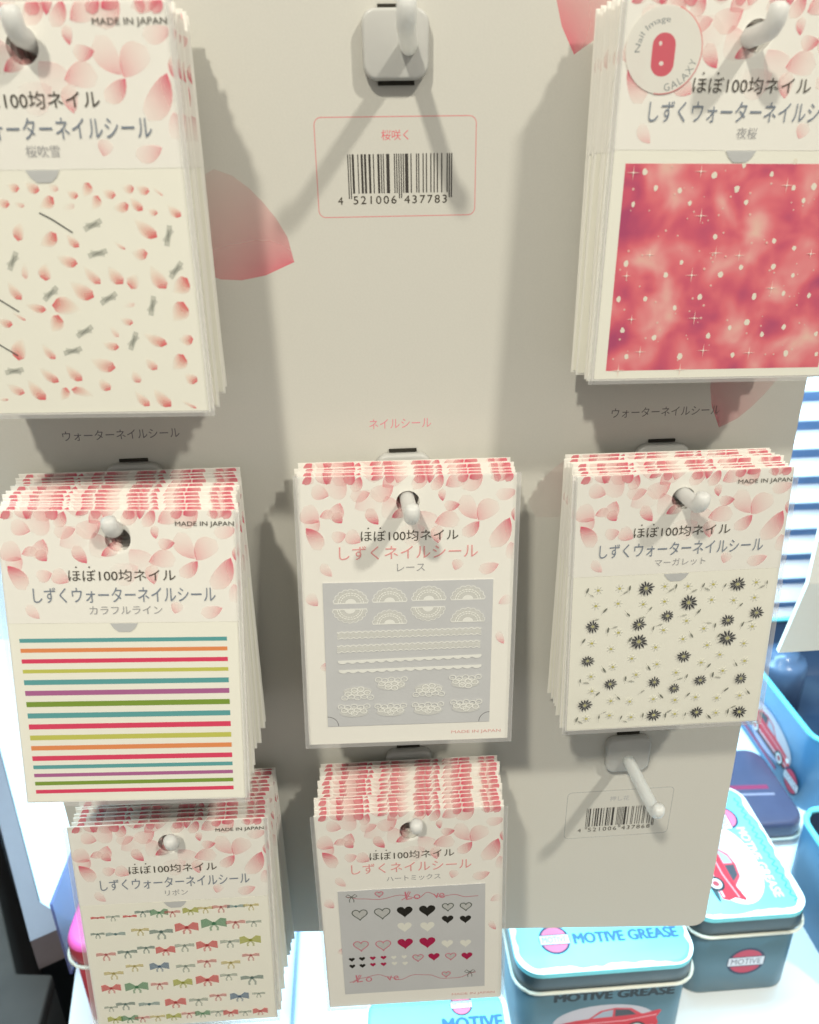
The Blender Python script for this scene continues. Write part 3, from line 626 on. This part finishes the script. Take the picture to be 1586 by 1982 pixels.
for key, (kind, name, art, n, (X, Y, Z, LN, RL, YW)) in KINDS.items():
    row = int(key[1])-1
    for i in range(n):
        t = i/(n-1); front = i == n-1
        pk = empty('sticker_packet')
        j = 0 if front else 1
        jr = lambda a: rnd.uniform(-a, a)*j
        zb = ROWZ[row]-0.0019
        x = COLX[key[0]]+(X-COLX[key[0]])*t+jr(0.0010); z = zb+(Z-zb)*t+jr(0.0006)
        frame(pk, x, -0.0066+(Y+0.0066)*t, z, 0.012+(LN-0.012)*t**1.2+jr(0.006), RL*t+jr(0.011), YW*t+jr(0.007))
        if front: props(pk, FRONT[key], 'sticker packet', 'packets at the front of their hooks')
        else: props(pk, '%s packet behind the front %s packet, only its petal-printed top edge showing' % (ORD[n-2-i], SHORT[key]), 'sticker packet', 'packets behind the %s one' % SHORT[key])
        bk = link('backing_card', backing_me, MAT['card'], pk)
        if kind == 'water':
            hd = link('header_flap', header_me, MAT['card'], pk); props(link('petal_print', HEAD['water'], None, hd), kind='stuff')
            sh = link('sticker_sheet', sheet_me, MAT['sheet'], pk)
        else:
            props(link('petal_print', HEAD['nail'], None, bk), kind='stuff'); sh = link('sticker_film', film_me, MAT['film'], pk)
        if front:
            q = lettering(kind, name, made=key not in ('R1',) and kind == 'water')
            if key == 'R1':
                P = [(-27.2+11.2*math.cos(t_), 14.2+11.2*math.sin(t_)) for t_ in [6.2832*i_/40 for i_ in range(40)]]
                q.poly(P, (.89, .87, .81, .85)); q.stroke(P[-8:]+P[:12], .3, (.80, .18, .2, .7))
                q.poly([(-27.3+a_*1000, 15.4-b_*1000) for a_, b_ in rrect(-.0034, .0034, -.0055, .0055, .0032, 6)], (.74, .12, .17, .85))
                q.ell(-28.4, 12.6, .5, .6, (.9, .8, .75, .9), 8); q.ell(-27.6, 17.6, .7, .6, (.9, .8, .75, .9), 8)
                q.text('Nail Image', -27.2, 14.4, w=13.5, h=2.0, col=(.25, .28, .3, .85), arc=(7.6, -.75))
                V_, F_, a0, a1, b0, b1 = text_geo('GALAXY', 0, 1.2); R_ = 9.4
                PP = []
                for (a_, b_) in V_:
                    u_ = ((a_-a0)/(a1-a0)-.5)*11.5/R_; v_ = ((b_-b0)/(b1-b0)-.5)*2; th = math.radians(48)-u_
                    PP.append((-27.2+(R_-v_)*math.cos(th), 14.4+(R_-v_)*math.sin(th)))
                q.add(PP, F_, (.30, .33, .34, .8))
            if kind == 'water': 
                q.poly(TAB, (.60, .61, .62, .85))
            lt = link('lettering', q.mesh('lettering'), None, hd if kind == 'water' else bk)
            a = Print(0.00026 if kind == 'water' else 0.00028, 0.0000012, clip=(-39, 39, 40.6, 109))
            if key == 'R1':
                link('galaxy_print', slab(-0.0352, 0.0380, -0.1065, -0.0439, -0.00027, -0.00025, 'galaxy_print'), MAT['galaxy'], sh)
            if key == 'C2':
                for c0, sg in ((-32, 1), (32, -1)): a.stroke([(c0+sg*4.2*math.sin(u), 101.6-4.2*(math.cos(u))) for u in [1.5708*i_/8 for i_ in range(9)]], .25, (.12, .12, .12, .8))
            art(a); props(link('sticker_print', a.mesh('sticker_print'), None, sh), kind='stuff')
            sv = link('clear_sleeve', sleeve_me, MAT['sleeve'], pk)
            for me_ in seal_mes: link('sealed_edge', me_, MAT['seal'], sv)
# ------------------------------------------------------------------ tins behind and below the board
CYAN = (0.10, 0.46, 0.52); TEAL = (0.08, 0.15, 0.19); NAVY = (0.03, 0.05, 0.09)
MAT['tin_body'] = mat('blue_grey_tin_paint', TEAL, 0.35, 0.5, noise=0.12, scale=40)
MAT['tin_side'] = mat('blue_tin_paint', (0.08, 0.24, 0.42), 0.35, 0.5, noise=0.12, scale=40)
MAT['tin_lid'] = mat('cyan_tin_paint', (0.17, 0.55, 0.62), 0.35, 0.5, noise=0.10, scale=50)
MAT['tin_skirt'] = mat('dark_tin_skirt', (0.035, 0.055, 0.065), 0.35, 0.5, noise=0.2, scale=60)
MAT['tin_bead'] = mat('pale_tin_bead', (0.70, 0.68, 0.58), 0.3, 0.5)
MAT['tin_rim'] = mat('cyan_tin_rim', (0.16, 0.62, 0.72), 0.3, 0.5)
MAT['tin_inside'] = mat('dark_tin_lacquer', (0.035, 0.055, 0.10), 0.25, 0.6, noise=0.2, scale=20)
MAT['pink_lid'] = mat('pink_tin_paint', (0.72, 0.10, 0.36), 0.4, 0.5, noise=0.06, scale=40)
MAT['red_body'] = mat('red_tin_paint', (0.36, 0.03, 0.045), 0.4, 0.5, noise=0.12, scale=40)
MAT['black_body'] = mat('black_tin_paint', (0.02, 0.018, 0.016), 0.4, 0.5, noise=0.2, scale=40)

def outline(L, D, r, n=7): return rrect(-L/2, L/2, -D/2, D/2, r, n)
def ring_stack(P_list):
    """list of (outline, z) loops lofted, capped at both ends"""
    n = len(P_list[0][0]); V = []; F = []
    for P, z in P_list: V += [(x, y, z) for x, y in P]
    for k in range(len(P_list)-1):
        for i in range(n):
            j = (i+1) % n; F.append((k*n+i, k*n+j, (k+1)*n+j, (k+1)*n+i))
    F.append(tuple(range(n-1, -1, -1))); F.append(tuple((len(P_list)-1)*n+i for i in range(n)))
    return mesh('loft', V, F, True)
def place_print(q, parent, M4, name='printed_art'):
    o = link(name, q.mesh(name), None, parent); o.matrix_local = M4; return o
def MAT4(xc, yc, zc, loc):
    m = Matrix.Identity(4)
    for i in range(3): m[i][0] = xc[i]; m[i][1] = yc[i]; m[i][2] = zc[i]
    m.translation = loc; return m
def on_top(z, off=(0, 0)): return MAT4((1, 0, 0), (0, 0, -1), (0, 1, 0), (off[0], off[1], z))       # print x = +x, print up = +y, face up
def on_front(y): return MAT4((1, 0, 0), (0, 1, 0), (0, 0, 1), (0, y, 0))
def on_end(x, sg): return MAT4((0, sg, 0), (-sg, 0, 0), (0, 0, 1), (x, 0, 0))                       # short side facing sg * x

def car(q, x, d, s, dark=1.0, flip=1):
    """fifties sedan with tail fins, side view, about 70 mm long at s = 1; d is the sill line"""
    f = lambda P: [(x+flip*a*s, d+b*s) for a, b in P]
    q.ell(x-flip*3*s, d-9*s, 35*s, 17*s, (.50, .44, .46, .9), 30)
    q.ell(x, d+3.5*s, 36*s, 3*s, (.04, .05, .06, .8), 20)
    red = (.52, .025, .04, 1)
    q.poly(f([(-36, 0), (-37, -5), (-34, -9), (-22, -11.5), (-12, -12.5), (8, -13), (24, -14), (34, -17), (36, -16), (33, -9), (35, -3), (33, 1), (-30, 2)]), red)
    q.poly(f([(-14, -12), (-6, -20), (4, -22), (15, -20.5), (23, -13.6), (8, -12.6)]), (.50, .04, .055, 1))
    q.poly(f([(-11.5, -12.6), (-4.6, -18.8), (2.5, -20.3), (2.6, -13)]), (.30, .32, .36, 1))
    q.poly(f([(4.2, -13), (4, -20.4), (13.5, -19.2), (19, -13.6)]), (.05, .05, .06, 1))
    q.stroke(f([(-34, -6), (-10, -7.5), (12, -8), (33, -12)]), .9*s, (.72, .35, .36, .9))
    q.stroke(f([(-36, -1.2), (-20, 0), (32, -.8)]), 1.3*s, (.6, .55, .56, .9))
    q.ell(x-flip*33.2*s, d-6.6*s, 2.2*s, 2.4*s, (.75, .72, .68, 1), 12)
    for w in (-22, 20):
        q.ell(x+flip*w*s, d+.4*s, 6.6*s, 6.4*s, (.02, .02, .025, 1), 20); q.ell(x+flip*w*s, d+.4*s, 4.6*s, 4.5*s, (.62, .6, .58, 1), 18); q.ell(x+flip*w*s, d+.4*s, 2.6*s, 2.6*s, (.35, .05, .06, 1), 14)
def badge(q, x, d, r, bright=True):
    q.ell(x, d, r, r, (.03, .04, .08, 1), 36)
    q.ell(x, d, r*.86, r*.86, (.72, .14, .22, 1) if bright else (.46, .05, .09, 1), 36)
    q.rect(x-r*.93, x+r*.93, d-r*.33, d+r*.33, (.62, .62, .66, 1)); q.stroke([(x-r*.93, d-r*.33), (x+r*.93, d-r*.33)], r*.06, (.03, .04, .08, 1)); q.stroke([(x-r*.93, d+r*.33), (x+r*.93, d+r*.33)], r*.06, (.03, .04, .08, 1))
    q.text('MOTIVE', x, d, w=r*1.55, h=r*.4, col=(.08, .08, .12, 1))
def worn(q, L, D, r, inset=5.0, seed=1):
    """white chipped paint along the lid's edge"""
    rr = random.Random(seed); P = outline(L-1.0, D-1.0, r, 9); n0 = len(P); O = []
    for i in range(n0):
        a, b = P[i], P[(i+1) % n0]; m = max(1, int(math.hypot(b[0]-a[0], b[1]-a[1])/1.6))
        for k in range(m): O.append((a[0]+(b[0]-a[0])*k/m, a[1]+(b[1]-a[1])*k/m))
    n = len(O); w = []; v = .5
    for i in range(n): v = min(1.0, max(.0, v+rr.uniform(-.34, .34))); w.append(v)
    I = []
    for i, (x, y) in enumerate(O):
        ww = (w[i-1]+w[i]+w[(i+1) % n])/3; k = inset*(.25+.75*ww); l = math.hypot(x, y)
        nx, ny = (x/(L/2)), (y/(D/2)); e = 4; gx, gy = math.copysign(abs(nx)**e, nx), math.copysign(abs(ny)**e, ny); g = math.hypot(gx, gy) or 1
        I.append((x-gx/g*k, y-gy/g*k))
    q.add(O+I, [(i, (i+1) % n, n+(i+1) % n, n+i) for i in range(n)], (.78, .80, .78, .95))

def tin(name, label, loc, rot=0.0, L=.12, D=.085, H=.081, lid='tin_lid', skirt='tin_skirt', body='tin_body', r=.016, group='square storage tins on the shelf'):
    t = empty(name, loc); t.rotation_euler = (0, 0, rot); props(t, label, 'tin', group)
    zs = H-.019
    bd = link('body', ring_stack([(outline(L-.006, D-.006, r-.002), 0), (outline(L-.005, D-.005, r-.002), .002), (outline(L-.005, D-.005, r-.002), zs+.002)]), MAT[body], t)
    ld = link('lid', ring_stack([(outline(L-.001, D-.001, r), zs+.0025), (outline(L, D, r), zs+.004), (outline(L-.001, D-.001, r), H-.004), (outline(L-.003, D-.003, r), H-.001), (outline(L-.008, D-.008, r-.002), H)]), MAT[lid], t)
    ld.data.materials.append(MAT[skirt])
    n = len(outline(L, D, r))
    for i, p in enumerate(ld.data.polygons):
        if i < 2*n: p.material_index = 1
    P = outline(L+.0012, D+.0012, r); 
    link('rim_bead', tube([(x, y, zs+.0018) for x, y in P]+[(P[0][0], P[0][1], zs+.0018)], .0012, 8), MAT['tin_bead'], t)
    return t, bd, ld
TP = Print
# the wide tin under the board's lower edge
t1, b1, l1 = tin('storage_tin', 'worn cyan-lidded tin showing a red car on its long side', (0.130, 0.0885, SZ))
q = TP(0.00005, 0.00001); worn(q, 120, 85, 16, 4.5, 3); badge(q, -31, 18.5, 10.5); q.heavy('MOTIVE GREASE', 17, 18.8, 70, 7.5, (.04, .13, .24, .95), .6)
place_print(q, l1, on_top(.081))
q = TP(0.00005, 0.00001); q.heavy('MOTIVE GREASE', 6, -53, 80, 7.5, (.01, .015, .02, .95), .7); car(q, 4, -17, 1.0); badge(q, 22, -8, 10, False)
place_print(q, b1, on_front(-.04))
# the tin turned end-on
t2, b2, l2 = tin('storage_tin', 'cyan-lidded tin turned end-on with a round badge on its short side', (0.2395, 0.136, SZ), -math.pi/2)
q = TP(0.00005, 0.00001); worn(q, 120, 85, 16, 5, 8); q.ell(14, 0, 36, 23, (.80, .83, .78, 1), 36); badge(q, -27, -15, 12)
car(q, 13, 15, .95); q.heavy('MOTIVE GREASE', 15, -24.5, 62, 6.5, (.70, .36, .46, .85), .4)
P = []
for i in range(170):
    t = i/169; P.append((-46+96*t, -34+1.6*math.sin(t*95)*(.5+.5*abs(math.sin(t*11)))+.6*math.sin(t*37)))
q.stroke(P, .9, (.05, .2, .3, .8))
place_print(q, l2, on_top(.081))
q = TP(0.00005, 0.00001); badge(q, 3, -32, 14, False); place_print(q, b2, on_end(.0576, 1))
# low tin whose lid peeps out under the heart packet
t5, b5, l5 = tin('storage_tin', 'cyan tin lid with badge and lettering peeping out below the heart packet', (0.016, -0.0115, SZ), 0, L=.088, D=.112)
q = TP(0.00005, 0.00001); worn(q, 88, 112, 16, 3, 5); badge(q, 15.5, -43, 7); q.heavy('MOTIVE', 21, -31, 36, 8, (.03, .12, .25, .95), .6); car(q, 0, 24, .9)
place_print(q, l5, on_top(.081))
# pink tin
tp, bp_, lp = tin('storage_tin', 'pink-lidded red tin half hidden behind the bow packets', (-0.172, 0.131, SZ), 0, L=.116, D=.086, lid='pink_lid', skirt='red_body', body='red_body')
q = TP(0.00005, 0.00001)
for d0, d1, c in ((-44, -40, (.75, .70, .62, .9)), (-40, -33, (.03, .025, .02, 1)), (-33, -29, (.72, .68, .6, .9)), (-29, -18, (.03, .025, .02, 1)), (-18, -15, (.3, .02, .03, 1)), (-15, -12, (.7, .65, .55, .9)), (-12, -2, (.02, .02, .02, 1))): q.rect(-42, 42, d0, d1, c)
place_print(q, bp_, on_front(-.0408))

MAT['violet_lid'] = mat('added_violet_tin', (0.07, 0.07, 0.12), 0.22, 0.5, noise=0.3, scale=25)
tv, bv, lv = tin('storage_tin', 'added flat dark violet tin filling the gap between the end-on tin and the open car tin', (0.304, 0.252, SZ), 0, L=.112, D=.095, H=.024, lid='violet_lid', skirt='violet_lid', body='tin_side')  # added tin; dark violet fills the white gap like a dark reflection
q = TP(0.00005, 0.00001); q.stroke([(-40, 8), (-10, 2), (40, 4)], 5, (.30, .04, .10, .8)); q.stroke([(-42, 16), (0, 11), (42, 13)], 2.5, (.35, .32, .42, .7)); place_print(q, lv, on_top(.024))
def open_tin(label, loc, L, D, H, side, rim, r=.018):
    t = empty('open_tin', loc); props(t, label, 'tin', 'open tins on the shelf')
    o = outline(L, D, r); i_ = outline(L-.004, D-.004, r-.002); n = len(o)
    V = [(x, y, 0) for x, y in o]+[(x, y, H) for x, y in o]
    F = [(i, (i+1) % n, n+(i+1) % n, n+i) for i in range(n)]+[tuple(range(n-1, -1, -1))]
    bd = link('body', mesh('body', V, F, True), MAT[side], t)
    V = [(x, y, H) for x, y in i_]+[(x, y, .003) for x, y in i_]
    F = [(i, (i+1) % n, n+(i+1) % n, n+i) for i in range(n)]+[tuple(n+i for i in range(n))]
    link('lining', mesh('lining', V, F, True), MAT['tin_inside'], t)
    P = outline(L-.002, D-.002, r-.001); link('rolled_rim', tube([(x, y, H) for x, y in P]+[(P[0][0], P[0][1], H)], .0024, 10), MAT[rim], t)
    return t, bd
t3, b3 = open_tin('open blue tin with bright cyan rim and red car on its side', (0.452, 0.335, SZ), .158, .20, .081, 'tin_side', 'tin_rim')
q = TP(0.00005, 0.00001); q.ell(22, -34, 46, 22, (.38, .36, .50, 1), 32); car(q, 26, -24, 1.15, flip=-1); badge(q, 76, -18, 13, False)
q.rect(-70, 50, -19, -16, (.30, .28, .42, .9)); q.stroke([(-60, -10), (50, -9)], 4, (.32, .05, .12, .9))
place_print(q, b3, on_end(-.0793, -1))
open_tin('dark open tin with pale blue rim beside the end-on tin', (0.360, 0.105, SZ), .088, .122, .081, 'tin_side', 'tin_rim')
# things standing in the open tin
MAT['jar'] = mat('smoky_blue_plastic', (0.10, 0.15, 0.25), 0.2, 0.6, noise=0.1, scale=20)
for x, y, rr_, h, lb in ((0.420, 0.385, .026, .07, 'taller slim smoky blue bottle inside the cyan-rimmed open tin'), (0.470, 0.30, .030, .06, 'shorter wide smoky blue bottle inside the cyan-rimmed open tin')):
    P = [(rr_, 0), (rr_, h*.8), (rr_*.9, h*.9), (rr_*.6, h*.94), (rr_*.6, h)]
    n = 24; V = []; F = []
    for a, z in P: V += [(a*math.cos(6.2832*i/n), a*math.sin(6.2832*i/n), z) for i in range(n)]
    for k in range(len(P)-1): F += [(k*n+i, k*n+(i+1) % n, (k+1)*n+(i+1) % n, (k+1)*n+i) for i in range(n)]
    F.append(tuple((len(P)-1)*n+i for i in range(n))); F.append(tuple(range(n-1, -1, -1)))
    j = link('bottle', mesh('bottle', V, F, True), MAT['jar']); j.location = (x, y, SZ+.0035)
    props(j, lb, 'bottle', 'bottles in the open tin')

# acrylic dividers, slatted panel, neighbouring board, dark box
d1 = props(link('shelf_divider', slab(-.001, .001, 0, .075, 0.13, 0.30, 'shelf_divider'), MAT['acrylic']), 'blue-tinted acrylic divider beside the pink tin', 'divider', 'acrylic shelf dividers'); d1.location = (-0.2505, 0, SZ+.0002)
d2 = props(link('shelf_divider', slab(-.001, .001, 0, .010, 0.0, 0.20, 'shelf_divider'), MAT['acrylic_clear']), 'low clear acrylic divider lying on the bright shelf', 'divider', 'acrylic shelf dividers'); d2.location = (-0.081, 0, SZ+.0002)
MAT['slat'] = mat('white_blue_slat', (0.62, 0.70, 0.82), 0.35, 0.5, noise=0.03, scale=30)
MAT['slat_back'] = mat('slat_frame_paint', (0.30, 0.38, 0.55), 0.5, 0.4)
sp = empty('slatted_panel', (0.60, 0.47, SZ)); props(sp, 'white slatted panel standing behind the open tins', 'panel')
slat_me = bevel(slab(-.24, .24, -.0105, .0105, -.002, .002, 'slat'), .001, 2)
for i in range(12):
    o = link('slat', slat_me, MAT['slat'], sp); o.location = (0, 0, .030+.0311*i); o.rotation_euler = (math.radians(-38), 0, 0)
MAT['slat_blue'] = mat('blue_backing', (0.30, 0.42, 0.66), 0.5, 0.4, noise=0.1, scale=15)
link('backing', slab(-.23, .23, .005, .42, .030, .034, 'backing'), MAT['slat_blue'], sp)
for x in (-.236, .236): link('upright', slab(x-.008, x+.008, 0, .42, .016, .028, 'upright'), MAT['slat_back'], sp)
MAT['board2'] = mat('beige_board', (0.70, 0.66, 0.60), 0.7, 0.3, noise=0.02, scale=300)
nb = empty('display_board', (0.206, 0.05, -0.2905)); props(nb, 'beige neighbouring display board with its lower part bent back to look shaded', 'display board')
link('panel', slab(0, .20, .050, .60, 0, .003, 'panel'), MAT['board2'], nb)
V = [(0, 0, .0498), (.20, 0, .062), (.20, .012, 0.003), (0, .012, 0), (0, .003, .0498), (.20, .003, .062), (.20, .015, 0.003), (0, .015, 0)]
link('shade_bend', mesh('shade_bend', V, [(0, 3, 2, 1), (4, 5, 6, 7), (0, 1, 5, 4), (1, 2, 6, 5), (2, 3, 7, 6), (3, 0, 4, 7)]), MAT['board2'], nb)  # lower part angled down so it darkens, standing in for a cast shadow
MAT['darkbox'] = mat('dark_brown_board', (0.06, 0.045, 0.036), 0.6, 0.3, noise=0.3, scale=30)
db = empty('floor_cabinet', (-0.60, 0.25, -1.1995)); props(db, 'dark brown cabinet beyond the edge of the bright shelf', 'cabinet')
o_ = [(-.9, -.1), (-.252, -.1), (-.276, .150), (-.305, .153), (-.372, .27), (-.552, .58), (-.9, .58)]
link('carcass', bevel(flat('carcass', [(x+.6, y-.25) for x, y in o_], 0, .560), .003, 2), MAT['darkbox'], db)
link('worktop', bevel(flat('worktop', [(x+.6, y-.25) for x, y in o_], .5605, .574), .002, 2), MAT['darkbox'], db)
